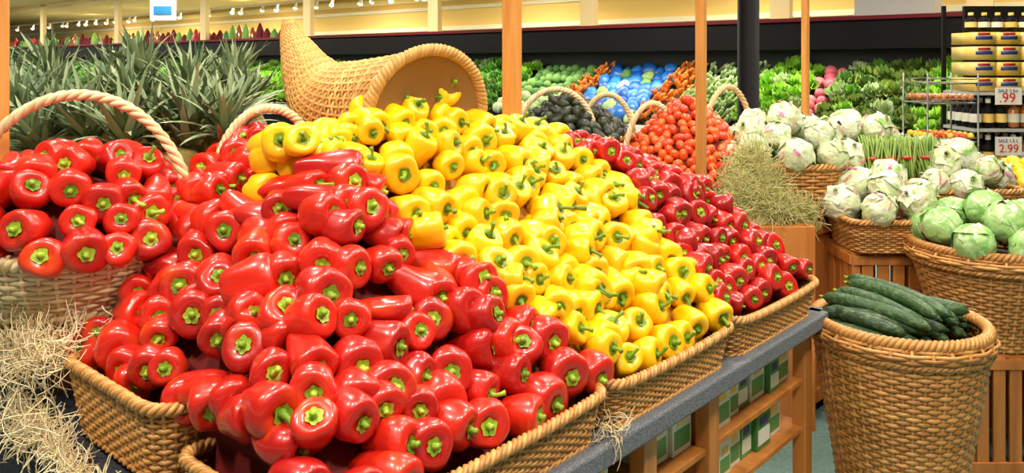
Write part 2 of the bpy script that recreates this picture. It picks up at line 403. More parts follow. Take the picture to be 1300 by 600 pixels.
def handle_basket(name,pname,c,r0,r1,z0,z1,hax,hspan,hz,hh,k,kd,dome,psc=1.0,sp=.066,ov=.02):
    mb=MB(); lp=roundloop(c,[(0,r0),(.5,(r0+r1)/2+.015),(1,r1)],z0,z1)
    wicker(mb,lp,0,1,12,45,k,kd,amp=.005,rowh=(z1-z0)/12)
    rim(mb,lp,1.03,k,.011,.009,turns=26,n=260); rim(mb,lp,.02,k,.008,.007,turns=22,n=200)
    handle(mb,(c[0],c[1],0),hax,hspan,hz,hh,k,.008,.007)
    mb.obj(name)
    pb=MB(); pts=[]; ro=r1+ov
    for t in range(9000):
        a=R.uniform(0,6.28); rr=ro*math.sqrt(R.random()); x=c[0]+rr*math.cos(a); y=c[1]+rr*math.sin(a); z=z1+.012+dome*(1-(rr/ro)**2.6)
        if all((x-p[0])**2+(y-p[1])**2+(z-p[2])**2>sp**2 for p in pts): pts.append((x,y,z,rr,a))
    for x,y,z,rr,a in pts:
        d=np.array([math.cos(a)*rr/r1*.5,math.sin(a)*rr/r1*.5,.15])+FR*.7-D*.3+np.array([R.uniform(-.6,.6),R.uniform(-.5,.2),R.uniform(-.5,.5)])
        T=PRL if R.random()<.22 else PR
        put_pepper(pb,T,np.array([x,y,z]),d,'red','stemr',psc,1.0)
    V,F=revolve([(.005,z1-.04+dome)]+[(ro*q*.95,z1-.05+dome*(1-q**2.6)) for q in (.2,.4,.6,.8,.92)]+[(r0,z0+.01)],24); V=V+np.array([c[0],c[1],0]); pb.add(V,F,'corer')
    pb.obj(pname)
handle_basket('pale_wicker_handle_basket','red_bell_pepper_pile.002',(-1.09,2.06),.20,.262,1.015,1.155,(.985,.17,0),.275,1.17,.35,'wickl','wickld',.205)
handle_basket('wicker_handle_basket','red_bell_pepper_pile.003',(-.70,2.36),.13,.16,1.12,1.25,(.95,.3,0),.145,1.25,.22,'wickl','wickld',.13,sp=.060)
pb=MB()
for k in range(26):
    u=R.uniform(-.38,-.02); v_=R.uniform(.80,.98)
    put_pepper(pb,PR+PRL,W(u,v_,min(H(u,v_),1.33)+R.uniform(-.02,.03)),FR+D*R.uniform(-.6,.6)+UP*R.uniform(-.2,.4),'red','stemr',1.0,1.05)
pb.obj('red_bell_pepper_pile.004')

# ---------------- cornucopia ----------------
mb=MB()
ctrl=np.array([[-.235,2.27,1.452,.188],[-.33,2.38,1.452,.168],[-.46,2.47,1.455,.150],[-.57,2.54,1.49,.120],[-.635,2.575,1.56,.083],[-.675,2.59,1.635,.052],[-.70,2.60,1.69,.03],[-.712,2.60,1.742,.010]])
def catmull(t):
    n=len(ctrl)-1; x=min(max(t,0),1)*n; i=min(int(x),n-1); f=x-i
    p=[ctrl[max(i-1,0)],ctrl[i],ctrl[i+1],ctrl[min(i+2,n)]]
    return .5*((2*p[1])+(-p[0]+p[2])*f+(2*p[0]-5*p[1]+4*p[2]-p[3])*f*f+(-p[0]+3*p[1]-3*p[2]+p[3])*f**3)
def cloop(t,n):
    a_=catmull(t); b=catmull(min(t+.01,1)); c=catmull(max(t-.01,0)); T=(b-c)[:3]; T/=np.linalg.norm(T)
    if t<.15:
        T0=np.array([-.62,.76,.18]); T=T0*(1-t/.15)+T*(t/.15); T/=np.linalg.norm(T)
    x=np.cross(T,[0,0,1.]); x/=np.linalg.norm(x); y=np.cross(x,T)
    an=np.arange(n)*2*math.pi/n; Nn=np.cos(an)[:,None]*x+np.sin(an)[:,None]*y
    return a_[:3]+Nn*a_[3],Nn
wicker(mb,cloop,0,.99,66,42,'wickc','wickcd',amp=.0035,rowh=.011,r=.0058)
rim(mb,lambda t,n:cloop(0,n),0,'wickc',.010,.0085,turns=30,n=280,up=np.array([.62,-.76,-.18]))
mb.obj('wicker_cornucopia')

# ---------------- island ----------------
isl=empty('produce_display_island')
mb=MB()
UE=1.37; VB=2.5
mb.box(W((-.62+UE)/2,VB/2,.735),((UE+.62)/2,VB/2,.03),'woodd',UVAX)
mb.box(W((-.6+UE)/2-.02,VB/2+.25,.35),((UE+.6)/2-.05,VB/2-.27,.35),'woodd',UVAX)
for z in (.56,.405,.08): mb.box(W(.38,.26,z),(.95,.24,.009),'wood',UVAX)
for u in (-.3,.34,.66,1.31): mb.box(W(u,.03,.355),(.028,.022,.355),'wood',UVAX)
for u in (-.3,.66): mb.box(W(u,.28,.355),(.012,.22,.355),'wood',UVAX)
mb.box(W(.38,.035,.70),(.98,.012,.012),'wood',UVAX)
bevel(mb.obj('cabinet',False,isl),.003)
mb=MB(); mb.box(W((-.64+UE)/2,-.0,.757),((UE+.66)/2,.035,.024),'carpet',UVAX); mb.box(W(UE,.4,.757),(.03,.42,.024),'carpet',UVAX)
mb.box(W((-.64+UE)/2,.6,.766),((UE+.63)/2,.6,.006),'carpet',UVAX)
bevel(mb.obj('carpet_edge',False,isl),.01)
mb=MB(); mb.box(W(-.34,1.30,.875),(.32,.40,.125),'woodd',UVAX); mb.box(W(.35,1.75,.95),(.9,.72,.185),'woodd',UVAX); mb.box(W(.05,.98,.99),(.22,.2,.115),'woodd',UVAX)
mb.obj('risers',False,isl)
mb=MB(); V=[];F=[]; nu,nv=26,90
for j in range(nv+1):
    v=.20+2.2*j/nv
    for i in range(nu+1):
        t=i/nu
        zt=.785+.14*min(1,max(0,(v-.76)/.25))
        if t<.25: u=-.50-(.18)*t/.25; z=zt+.012
        else:
            q=(t-.25)/.75; u=-.68-.06*q-.014*math.sin(v*26+q*2)*q-.03*math.sin(v*9+1)*q; z=zt+.012-.78*q
        if .2<t<.3: z-=.004
        V.append(W(u,v,z))
for j in range(nv):
    for i in range(nu):
        a=j*(nu+1)+i; F.append((a,a+1,a+nu+2,a+nu+1))
mb.add(V,F,'cloth'); o=mb.obj('black_cloth_drape'); sm=o.modifiers.new('s','SOLIDIFY'); sm.thickness=.006
mb=MB(); posts_u=(-.3,.34,.66,1.31)
for z0,h in ((.570,.125),(.415,.125)):
    u=-.24
    while u<1.27:
        w=R.choice([.036,.036,.05]); uc=u+w
        if min(abs(uc-q) for q in posts_u)>.03+w:
            g=R.random()<.35; dpt=R.uniform(.12,.15); vv=.045+R.uniform(0,.03)+dpt
            hh=h*R.uniform(.8,.98)/2
            c=W(uc,vv,z0+hh); mb.box(c,(w-.002,dpt,hh),'pk1' if g else 'pk2',UVAX)
            mb.box(c-N*dpt-UP*hh*.35,(w*.8,.0015,hh*.4),'pk2' if g else 'pk1',UVAX)
            mb.box(c-N*dpt+UP*hh*.45,(w*.5,.0015,hh*.2),'pk4' if g else 'pk3',UVAX)
            mb.box(c+UP*hh,(w*.7,dpt*.8,.001),'pk2' if g else 'pk1',UVAX)
        u+=2*w+.004
mb.obj('boxed_goods',False)

def post(x,y,w,z0=0,z1=3.4,name='wooden_post',k='woodp'):
    mb=MB(); mb.box((x,y,(z0+z1)/2),(w/2,w/2,(z1-z0)/2),k,UVAX); mb.box((x,y,z0+.03),(w/2+.01,w/2+.01,.03),k,UVAX); bevel(mb.obj(name,False),.004)
post(0.0,2.64,.047,.77)
post(.775,3.36,.036,0,name='wooden_post.001')
post(1.54,4.30,.034,0,name='wooden_post.002')
post(-1.345,2.13,.055,0,name='wooden_post.003')
mb=MB(); V,F=revolve([(.08,3.4),(.08,.12),(.13,.1),(.13,0)],20); mb.add(V+np.array([.2885*6.2,6.2,0]),F,'black'); mb.obj('black_iron_column')

# ---------------- straw ----------------
def strands(mb,fn,n,k,L=.09,r=.0011,seg=7,curl=.9):
    for i in range(n):
        p=np.array(fn()); a=R.uniform(0,6.28); e=R.uniform(-.7,.6); pts=[p.copy()]
        da=R.uniform(-curl,curl); de=R.uniform(-.5,.5)*curl; l=L*R.uniform(.4,1.3)
        for s in range(seg):
            a+=da+R.uniform(-.3,.3); e=max(-1.2,min(1.2,e+de)); de*=.8
            p=p+l/seg*np.array([math.cos(a)*math.cos(e),math.sin(a)*math.cos(e),math.sin(e)]); pts.append(p.copy())
        V,F=tube(pts,r,3,cap=False); mb.add(V,F,k)
mb=MB()
def sfn():
    v=R.uniform(.38,1.0)
    z=.815+.13*max(0,v-.55); q=R.random()**2
    return W(-.70-R.uniform(0,.03),v,z-.01-q*(.03+.07*(.5+.5*math.sin(v*13+1))*(v>.5)))
strands(mb,sfn,1100,'straw',.065,.0011)
def sfn2():
    v=R.uniform(.84,1.5); q=R.random()
    return W(-.71+.14*(1-q)*R.random()-.01,v,1.01-.07*q+R.uniform(-.015,.015))
strands(mb,sfn2,2200,'straw',.075,.0011)
def sfn4():
    v=R.gauss(1.0,.16); return W(-.72-R.uniform(0,.03),v,.92-R.random()**2*.20)
strands(mb,sfn4,90,'straw',.15,.0011,curl=.5)
def sfn3(): return W(.13+R.uniform(-.04,.04),-.02+R.uniform(-.02,.02),.80+R.uniform(-.02,.03))
strands(mb,sfn3,50,'straw',.06,.001)
mb.obj('straw_bedding')

# ---------------- pineapples ----------------
def crown(seed,H_=.20):
    r=random.Random(seed); V,F=[],[]
    nleaf=44
    for i in range(nleaf):
        t=i/nleaf; a=i*2.399; tilt=1.35*(1-t)**.8+.05; L=H_*(.55+.5*math.sin(math.pi*min(1,t+.15)))*r.uniform(.85,1.1)
        w=.017*(1-.3*t); o=len(V); m=6; p=np.array([0,0,.02+.05*t]); e=math.pi/2-tilt*.7
        dirh=np.array([math.cos(a),math.sin(a),0]); side=np.array([-math.sin(a),math.cos(a),0])
        for k in range(m+1):
            q=k/m; ww=w*(1-q)**.7*(1 if k else .8)+.0004
            up=np.array([-math.sin(e)*math.cos(a),-math.sin(e)*math.sin(a),math.cos(e)])
            V+= [p-side*ww+up*ww*.35,p,p+side*ww+up*ww*.35]
            p=p+L/m*(dirh*math.cos(e)+np.array([0,0,math.sin(e)])); e-=tilt*.13*(1 if i%3 else -.2)
        for k in range(m):
            b=o+3*k; F+=[(b,b+1,b+4,b+3),(b+1,b+2,b+5,b+4)]
    return [(np.array(V),F,'pleaf')]
def pbody():
    prof=[(.005,.105),(.03,.102),(.052,.085),(.062,.05),(.066,0),(.064,-.05),(.055,-.085),(.035,-.10),(.005,-.105)]
    V,F=revolve(prof,28,lambda a,t:1+.035*math.cos(8*a+t*12)*math.cos(8*a-t*12)); return (V+np.array([0,0,-.09]),F,'pbody')
CR=[crown(i) for i in range(5)]
mb=MB()
for y0,x0,x1,n,z0 in ((2.50,-1.40,-.88,5,1.30),(2.66,-1.60,-.90,6,1.35),(2.84,-1.74,-.95,6,1.39),(3.02,-1.82,-1.0,6,1.43),(3.22,-1.95,-1.08,6,1.47)):
    for i in range(n):
        x=x0+(x1-x0)*i/(n-1)+R.uniform(-.03,.03); lean=np.array([R.uniform(-.35,.35),R.uniform(-.45,.1),1])
        s=R.uniform(.85,1.15)
        mb.tmpl(R.choice(CR)+[pbody()],basis(lean,R.uniform(0,6),(x,y0+R.uniform(-.03,.03),z0+R.uniform(-.03,.03)),(s,s,s*R.uniform(.95,1.15))))
mb.obj('pineapple_pile')

# ---------------- hampers ----------------
def hamper(name,c,prof,z0,z1,rows=46,st=44,k='wick'):
    mb=MB(); lp=roundloop(c,prof,z0,z1)
    wicker(mb,lp,0,1,rows,st+1,k,k+'d',amp=.005,rowh=(z1-z0)/rows,r=(z1-z0)/rows*.52)
    r1=prof[-1][1]
    lr=roundloop(c,[(0,r1+.0),(.5,r1+.018),(1,r1-.01)],z1-.05,z1+.012)
    wicker(mb,lr,0,1,6,30,k,k+'d',amp=.005,rowh=.011,r=.007,liner=.01)
    rim(mb,lr,1.0,k,.012,.009,turns=30,n=300); rim(mb,lr,0,k,.006,.006,turns=30,n=240)
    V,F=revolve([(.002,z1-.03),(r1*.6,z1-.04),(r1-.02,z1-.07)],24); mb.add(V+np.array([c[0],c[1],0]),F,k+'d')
    mb.obj(name)
hc=(1.285,2.72)
hamper('wicker_hamper',hc,[(0,.165),(.4,.20),(.75,.245),(1,.27)],0,.735,52,50)
mb=MB()
def cuke(mb,c,ang,L,r=.021,el=0,bend=.02):
    n=18; t=np.linspace(-1,1,n); d=np.array([math.cos(ang)*math.cos(el),math.sin(ang)*math.cos(el),math.sin(el)]); s=np.array([-math.sin(ang),math.cos(ang),0])
    P=np.array(c)+t[:,None]*d*L/2+(t**2)[:,None]*s*bend-(t**2)[:,None]*UP*.012
    rr=r*np.clip(1-np.abs(t)**6,0,1)**.5*(1-.08*t+.03*np.sin(t*9+bend*300))+.002
    V,F=tube(P,rr,12); mb.add(V,F,'cuke')
    V,F=tube([P[0]-d*.012,P[0]+d*.002],[.004,.006],6); mb.add(V,F,'stemy')
lay=[(.738,[-.20,-.155,-.11,-.065,-.02,.025,.07,.115,.16,.20]),(.774,[-.18,-.13,-.08,-.03,.02,.07,.12,.17]),(.806,[-.11,-.06,-.01,.04,.09]),(.832,[-.01,.04])]
CA=-.98; cd=np.array([math.cos(CA),math.sin(CA),0]); cs_=np.array([-math.sin(CA),math.cos(CA),0])
for li,(z,ys) in enumerate(lay):
    for y in ys:
        ln=min(.40,2*math.sqrt(max(.24**2-y*y,.012))*.93)
        p=np.array([hc[0]-.012,hc[1]+.01,z])+cs_*y+cd*R.uniform(-.03,.02)
        cuke(mb,p+UP*R.uniform(-.004,.006),CA+R.uniform(-.25,.45),R.uniform(.85,1)*ln,R.uniform(.020,.025),R.uniform(-.12,.02),R.uniform(-.03,.03))
mb.obj('cucumber_pile')

# ---------------- cabbage / cauliflower ----------------
def head(seed,r=.085,wrap=False):
    rs=np.random.RandomState(seed); T=[]
    def sph(rad,th0,th1,n1,n2,q,k,ruf):
        V=[];F=[]
        for i in range(n1+1):
            th=th0+(th1-th0)*i/n1
            for j in range(n2):
                a=2*math.pi*j/n2; rr=rad*(1+.03*math.sin(3*a+seed)+.02*math.sin(5*a+4*th+seed)+ruf*(i/n1)**3*math.sin(7*a+seed*2)+.02*abs(math.sin(a*4+math.sin(th*3))))
                V.append((rr*math.sin(th)*math.cos(a),rr*math.sin(th)*math.sin(a),rr*math.cos(th)*.9))
        for i in range(n1):
            for j in range(n2):
                l=(j+1)%n2; F.append((i*n2+j,(i+1)*n2+j,(i+1)*n2+l,i*n2+l))
        V=np.array(V); m=basis(q,rs.rand()*6,(0,0,0)); V=V@m[:3,:3].T; T.append((V,F,k))
    kk='wrap' if wrap else 'cab'
    sph(r,.01,3.13,14,26,[0,0,1],kk,0)
    for i in range(5):
        a=i*1.257+rs.rand()*.5; q=[math.cos(a),math.sin(a),rs.uniform(-.3,.6)]
        sph(r*(1.03+.012*i),.01,rs.uniform(.9,1.15),7,26,q,kk,.05)
    if wrap:
        for i in range(6):
            a=rs.rand()*6.28; q=np.array([math.cos(a),math.sin(a),rs.uniform(-.3,.9)]); q/=np.linalg.norm(q)
            V=[];F=[]; m=basis(q,rs.rand()*6,(0,0,0)); rad=r*1.115; sw=rs.uniform(.06,.16); sl=rs.uniform(.4,.8)
            for x in range(9):
                for y in range(3):
                    ax_=(x/8-.5)*sl; ay=(y/2-.5)*sw*(1+.4*math.sin(x*2))
                    p=np.array([math.sin(ax_)*math.cos(ay),math.sin(ay),math.cos(ax_)*math.cos(ay)])*rad; V.append(m[:3,:3]@p)
            for x in range(8):
                for y in range(2): F.append((x*3+y,(x+1)*3+y,(x+1)*3+y+1,x*3+y+1))
            T.append((np.array(V),F,'label'))
        V,F=revolve([(.012,r*1.25),(.006,r*1.12),(.02,r*1.0),(.05,r*.93)],10,lambda a,t:1+.2*math.cos(5*a)); T.append((V,F,'wrap'))
    return T
CB=[head(i,.078) for i in range(4)]; WH=[head(i+10,.078,True) for i in range(5)]
hc2=(1.96,3.38)
hamper('wicker_hamper.001',hc2,[(0,.19),(.5,.24),(1,.295)],.47,.845,26,48)
mb=MB(); pts=[]
for t in range(4000):
    a=R.uniform(0,6.28); rr=.25*math.sqrt(R.random()); z=.89+.11*(1-(rr/.25)**2)
    if all((rr*math.cos(a)-p[0])**2+(rr*math.sin(a)-p[1])**2>.13**2 for p in pts): pts.append((rr*math.cos(a),rr*math.sin(a),z))
for x,y,z in pts: mb.tmpl(R.choice(CB),basis([R.uniform(-1,1),R.uniform(-1,.5),R.uniform(-.5,1)],0,(hc2[0]+x,hc2[1]+y,z),(1,1,1)))
mb.obj('cabbage_pile')
def crate(name,x,y,hx,hy,z0,z1,n=5):
    mb=MB()
    for sx in (-1,1):
        for sy in (-1,1): mb.box((x+sx*(hx-.015),y+sy*(hy-.015),(z0+z1)/2),(.018,.018,(z1-z0)/2),'wood')
    for i in range(n):
        xx=x-hx+.03+(2*hx-.06)*(i+.5)/n
        for sy in (-1,1): mb.box((xx,y+sy*hy,(z0+z1)/2),((hx-.03)/n*.72,.006,(z1-z0)/2-.01),'wood')
        yy=y-hy+.03+(2*hy-.06)*(i+.5)/n
        for sx in (-1,1): mb.box((x+sx*hx,yy,(z0+z1)/2),(.006,(hy-.03)/n*.72,(z1-z0)/2-.01),'wood')
    mb.box((x,y,z1-.008),(hx,hy,.008),'wood')
    for z in (z0+.03,z1-.035):
        for sy in (-1,1): mb.box((x,y+sy*(hy+.008),z),(hx,.006,.02),'wood')
        for sx in (-1,1): mb.box((x+sx*(hx+.008),y,z),(.006,hy,.02),'wood')
    bevel(mb.obj(name,False),.002)
crate('slatted_wooden_crate',hc2[0],hc2[1],.19,.19,0,.465)
mb=MB(); pc=np.array([1.24,4.02])
def hexp(mb,c,r,z0,z1,k,n=8,rot=.39):
    V=[]
    for z in (z0,z1):
        for i in range(n):
            a=rot+2*math.pi*i/n; V.append((c[0]+r*math.cos(a),c[1]+r*math.sin(a),z))
    F=[tuple(range(n))[::-1],tuple(range(n,2*n))]+[(i,(i+1)%n,n+(i+1)%n,n+i) for i in range(n)]
    mb.add(V,F,k)
hexp(mb,pc,.33,.06,.84,'wood'); hexp(mb,pc,.31,0,.06,'black'); hexp(mb,pc,.35,.82,.86,'wood'); hexp(mb,pc,.345,.06,.12,'wood')
bevel(mb.obj('wooden_pedestal',False),.004)
crate('slatted_wooden_crate.001',1.68,3.78,.20,.22,0,.78)
mb=MB(); mb.box((2.17,4.15,.82),(.28,.35,.02),'wood')
for sx in (-1,1):
    for sy in (-1,1): mb.box((2.17+sx*.24,4.15+sy*.31,.40),(.025,.025,.40),'wood')
mb.box((2.17,4.15,.72),(.26,.33,.05),'wood')
bevel(mb.obj('wooden_display_table',False),.004)
def rbasket(name,c,r0,r1,z0,z1,k='wick',rows=16,st=39,hand=None,sq=1.0):
    mb=MB(); lp=roundloop(c,[(0,r0),(.5,(r0+r1)/2+.015),(1,r1)],z0,z1,sq)
    wicker(mb,lp,0,1,rows,st,k,k+'d',amp=.005,rowh=(z1-z0)/rows); rim(mb,lp,1.02,k,.010,.008,turns=26,n=220); rim(mb,lp,.02,k,.006,.006,turns=20,n=160)
    if hand:
        for hd in hand: handle(mb,(c[0]+hd[0],c[1]+hd[1],0),hd[2],hd[3],z1,hd[4],hd[5],.009,.007)
    mb.obj(name)
rbasket('round_wicker_basket',(1.33,4.02),.24,.31,.862,1.12)
mb=MB(); lp=rectloop((1.67,3.66,0),(1,0,0),(0,1,0),.19,.15,.215,.17,.785,.915,.06)
wicker(mb,lp,0,1,13,51,'wick','wickd',amp=.004,rowh=.01); rim(mb,lp,1.03,'wick',.008,.007,turns=26,n=220); mb.obj('rectangular_wicker_basket')
mb=MB(); lp=rectloop((2.17,4.12,0),(1,0,0),(0,1,0),.23,.25,.26,.27,.842,.99,.08)
wicker(mb,lp,0,1,13,61,'wick','wickd',amp=.004,rowh=.011); rim(mb,lp,1.03,'wick',.008,.007,turns=30,n=220); mb.obj('rectangular_wicker_basket.001')
mb=MB(); pts=[]
for (cx,cy,rr0,zb,dome) in ((1.33,4.02,.30,1.14,.20),(1.67,3.68,.19,.97,.12),(2.15,4.12,.27,1.02,.14),(1.74,4.15,.25,1.08,.22)):
    for t in range(2500):
        a=R.uniform(0,6.28); rr=rr0*math.sqrt(R.random()); x=cx+rr*math.cos(a); y=cy+rr*math.sin(a); z=zb+dome*(1-(rr/rr0)**2)
        if all((x-p[0])**2+(y-p[1])**2+(z-p[2])**2>.125**2 for p in pts): pts.append((x,y,z))
for x,y,z in pts: 
    if abs(x-1.84)<.11 and 3.75<y<4.08: continue
    s=R.uniform(.85,1.12); mb.tmpl(R.choice(WH),basis([R.uniform(-1,1),R.uniform(-1.2,.3),R.uniform(-.2,1)],R.uniform(0,6),(x,y,z),(s,s,s)))
for cx,cy,r_,z0,z1 in ((1.33,4.02,.27,.9,1.2),(2.15,4.12,.22,.86,1.06),(1.72,4.12,.2,.8,1.12)):
    V,F=revolve([(.01,z1),(r_*.5,z1-.04),(r_*.85,z1-.12),(r_*.9,z0)],18); mb.add(V+np.array([cx,cy,0]),F,'let2')
mb.obj('wrapped_cauliflower_pile')
mb=MB()
for b in range(8):
    bx=1.70+.045*b; by=3.86+.05*(b%2)+.010*b; 
    for i in range(26):
        a=R.uniform(0,6.28); rr=.03*math.sqrt(R.random()); x=bx+rr*math.cos(a); y=by+rr*math.sin(a)*1.2; h=.22*R.uniform(.85,1.05)
        d=np.array([R.uniform(-.25,.25)+.1,.35,.85]); P=[np.array([x,y,1.06])+d*h*q for q in (0,.5,.8,.9,1.0)]
        V,F=tube(P,[.0045,.0045,.0048,.0055,.001],5); mb.add(V,F,'asp')
    V,F=tube([(bx+.01,by+.03,1.13),(bx+.012,by+.035,1.14)],.034,12); mb.add(V,F,'pk6')
mb.obj('asparagus_bunches')

# ---------------- second table ----------------
mb=MB(); mb.box((.42,4.2,.88),(.60,.50,.025),'wood'); mb.box((.42,4.2,.43),(.55,.45,.43),'woodd'); mb.box((1.12,3.74,.43),(.2,.18,.46),'wood'); bevel(mb.obj('produce_table',False),.004)
def heap_of(name,c,r,z0,dome,tm,sp,scl,k,sq=1.0,base='corer',pw=1.4):
    mb=MB(); pts=[]; cell={}
    for t in range(18000):
        a=R.uniform(0,6.28); rr=r*math.sqrt(R.random()); x=c[0]+rr*math.cos(a); y=c[1]+rr*math.sin(a)*sq; z=z0+dome*(1-(rr/r)**pw)
        g=(int(x/sp),int(y/sp),int(z/sp)); bad=False
        for dx in (-1,0,1):
            for dy in (-1,0,1):
                for dz in (-1,0,1):
                    for p in cell.get((g[0]+dx,g[1]+dy,g[2]+dz),()):
                        if (x-p[0])**2+(y-p[1])**2+(z-p[2])**2<sp*sp: bad=True
        if not bad: cell.setdefault(g,[]).append((x,y,z)); pts.append((x,y,z))
    for p in pts: mb.tmpl([tm],basis([R.uniform(-1,1),R.uniform(-1,1),R.uniform(-1,1)],0,p,(scl,scl,scl*R.uniform(.95,1.25))))
    V,F=revolve([(.01,z0+dome-scl)]+[(r*q,z0+dome*(1-q**pw)-scl) for q in (.25,.5,.75,.95)]+[(r*.7,z0-.08)],20); V[:,1]*=sq; mb.add(V+np.array([c[0],c[1],0]),F,base)
    return mb.obj(name)
V,F=revolve([(.02,1.15),(.5,1.02),(.85,.6),(.95,0),(.85,-.6),(.5,-1.02),(.02,-1.15)],12)
heap_of('tomato_pile',(.88,4.12),.37,1.04,.385,(V,F,'tom'),.036,.023,'tom')
rbasket('round_wicker_basket.001',(.88,4.12),.28,.37,.906,1.04,hand=[(-.18,-.05,(1,.1,0),.15,.36,'wickl'),(.22,0.05,(1,.6,0),.20,.44,'wickl')])
V,F=revolve([(.02,1.35),(.35,1.2),(.7,.65),(.95,0),(.9,-.5),(.55,-.9),(.02,-1.05)],12)
heap_of('avocado_pile',(.30,4.30),.32,1.22,.20,(V,F,'avo'),.052,.036,'avo',base='avo')
rbasket('round_wicker_basket.002',(.30,4.30),.25,.33,.906,1.22,hand=[(-.08,-.2,(1,.1,0),.20,.25,'wickl'),(.19,-.1,(1,-.2,0),.13,.22,'wickl')])
mb=MB()
def gf():
    a=R.uniform(0,6.28); rr=math.sqrt(R.random()); x=1.09+.17*rr*math.cos(a); y=3.74+.14*rr*math.sin(a); return (x,y,.93+.29*(1-rr**1.5)*R.uniform(.85,1.0))
def gf2():
    t=R.random(); return (1.0+.36*t,3.64+.03*math.sin(t*9),1.0-.08*t+R.uniform(-.04,.04))
strands(mb,gf,3000,'gstraw',.11,.0013); strands(mb,gf2,1200,'gstraw',.09,.0013)
V,F=revolve([(.01,1.17),(.08,1.12),(.13,1.02),(.17,.92),(.18,.89)],16); V[:,1]*=.7; mb.add(V+np.array([1.09,3.74,0]),F,'gstraw')
mb.obj('green_excelsior_bedding')
V,F=revolve([(.01,1.2),(.2,1.05),(.6,.8),(.9,.35),(.95,0),(.9,-.35),(.6,-.8),(.2,-1.05),(.01,-1.2)],12)
heap_of('lemon_pile',(2.62,4.25),.22,.99,.10,(V,F,'lem'),.052,.032,'lem',base='lem')
rbasket('round_wicker_basket.003',(2.62,4.25),.17,.22,.80,.98)
crate('slatted_wooden_crate.002',2.62,4.25,.17,.17,0,.795)

# ---------------- wire rack ----------------
mb=MB(); x0,x1,y0,y1=2.46,2.76,4.85,5.15
for x in (x0,x1):
    for y in (y0,y1): V,F=tube([(x,y,0),(x,y,1.54)],.006,8); mb.add(V,F,'steel')
for z in (.25,.6,.92,1.13,1.36,1.48):
    for y in (y0,y1): V,F=tube([(x0,y,z),(x1,y,z)],.005,6); mb.add(V,F,'steel'); V,F=tube([(x0,y,z+.025),(x1,y,z+.025)],.003,6); mb.add(V,F,'steel')
    for x in np.linspace(x0,x1,13): V,F=tube([(x,y0,z),(x,y1,z)],.003,4); mb.add(V,F,'steel')
mb.obj('wire_rack')
mb=MB(); V,F=revolve([(.02,1),(.6,.8),(.95,.3),(.95,-.3),(.6,-.8),(.02,-1)],10)
for z in (.955,1.165,1.395):
    for i in range(7):
        for j in range(5): mb.tmpl([(V,F,('tom' if z<1.1 or i%3 else 'lem') if z<1.3 else 'pk5')],basis([R.random(),R.random(),1],0,(x0+.03+i*.04,y0+.03+j*.06,z),(.021,.021,.021)))
mb.obj('rack_tomatoes')

# ---------------- grocery shelf ----------------
e=empty('grocery_shelf'); mb=MB(); gx0,gx1,gy=3.02,4.2,5.35
mb.box(((gx0+gx1)/2+.08,gy+.42,1.0),((gx1-gx0)/2-.08,.015,1.0),'black')
for x in (gx0+.01,gx1): mb.box((x,gy+.40,1.0),(.012,.012,1.0),'black')
for z in (.2,.55,.90,1.16,1.40): mb.box(((gx0+gx1)/2,gy+.2,z),((gx1-gx0)/2,.2,.010),'gray')
mb.obj('frame',False,e)
mb=MB()
for z,h in ((1.412,.10),(1.515,.10),(1.618,.10),(1.722,.09)):
    for i in range(7):
        mb.box((gx0+.08+i*.165,gy+.16,z+h/2-.003),(.075,.13,h/2-.006),'pk3'); mb.box((gx0+.08+i*.165,gy+.029,z+h/2),(.055,.002,.012),'pk4'); mb.box((gx0+.08+i*.165,gy+.029,z+h/2+.026),(.04,.002,.008),'pk6')
def bottle(mb,x,y,z,h,k,kc):
    V,F=revolve([(.002,h),(.014,h),(.014,h*.82),(.014,h*.78),(.034,h*.62),(.036,.01),(.002,0)],14); V=V+np.array([x,y,z]); mb.add(V,F,k)
    V,F=revolve([(.002,h*1.03),(.016,h*1.03),(.016,h*.87)],12); mb.add(V+np.array([x,y,z]),F,kc)
    V,F=revolve([(.037,h*.5),(.037,h*.2)],14); mb.add(V+np.array([x,y,z]),F,'pk2' if int(x*30)%2 else 'pk3')
for z,h in ((1.172,.19),(.912,.21),(.562,.24)):
    for i in range(14):
        for j in range(4): bottle(mb,gx0+.04+i*.083,gy+.06+j*.09,z,h,'pk5' if (i//3)%2 else 'black','white' if i%2 else 'black')
for i in range(12): bottle(mb,gx0+.06+i*.09,gy+.15,1.815,.12,'black','pk3')
mb.obj('groceries',True,e)
mb=MB()
for x,z,w,h in ((gx0+.21,1.385,.17,.055),(gx0+.21,1.06,.17,.06)): mb.box((x,gy-.02,z),(w/2,.004,h),'white')
mb.obj('price_cards',False,e)
def txt(nm,t,s,x,z,k):
    cu=bpy.data.curves.new(nm,'FONT'); cu.body=t; cu.size=s; cu.extrude=.001; cu.materials.append(M[k])
    o=bpy.data.objects.new(nm,cu); o.rotation_euler=(math.pi/2,0,0); o.location=(x,gy-.026,z); sc.collection.objects.link(o); o.parent=e
txt('price_text','.99',.09,gx0+.145,1.345,'ink'); txt('price_text','2.99',.075,gx0+.145,1.02,'ink')
txt('sale_text','SALE 2 for',.03,gx0+.14,1.41,'pk4'); txt('sale_text','SALE 1.5 L',.03,gx0+.14,1.085,'pk4')

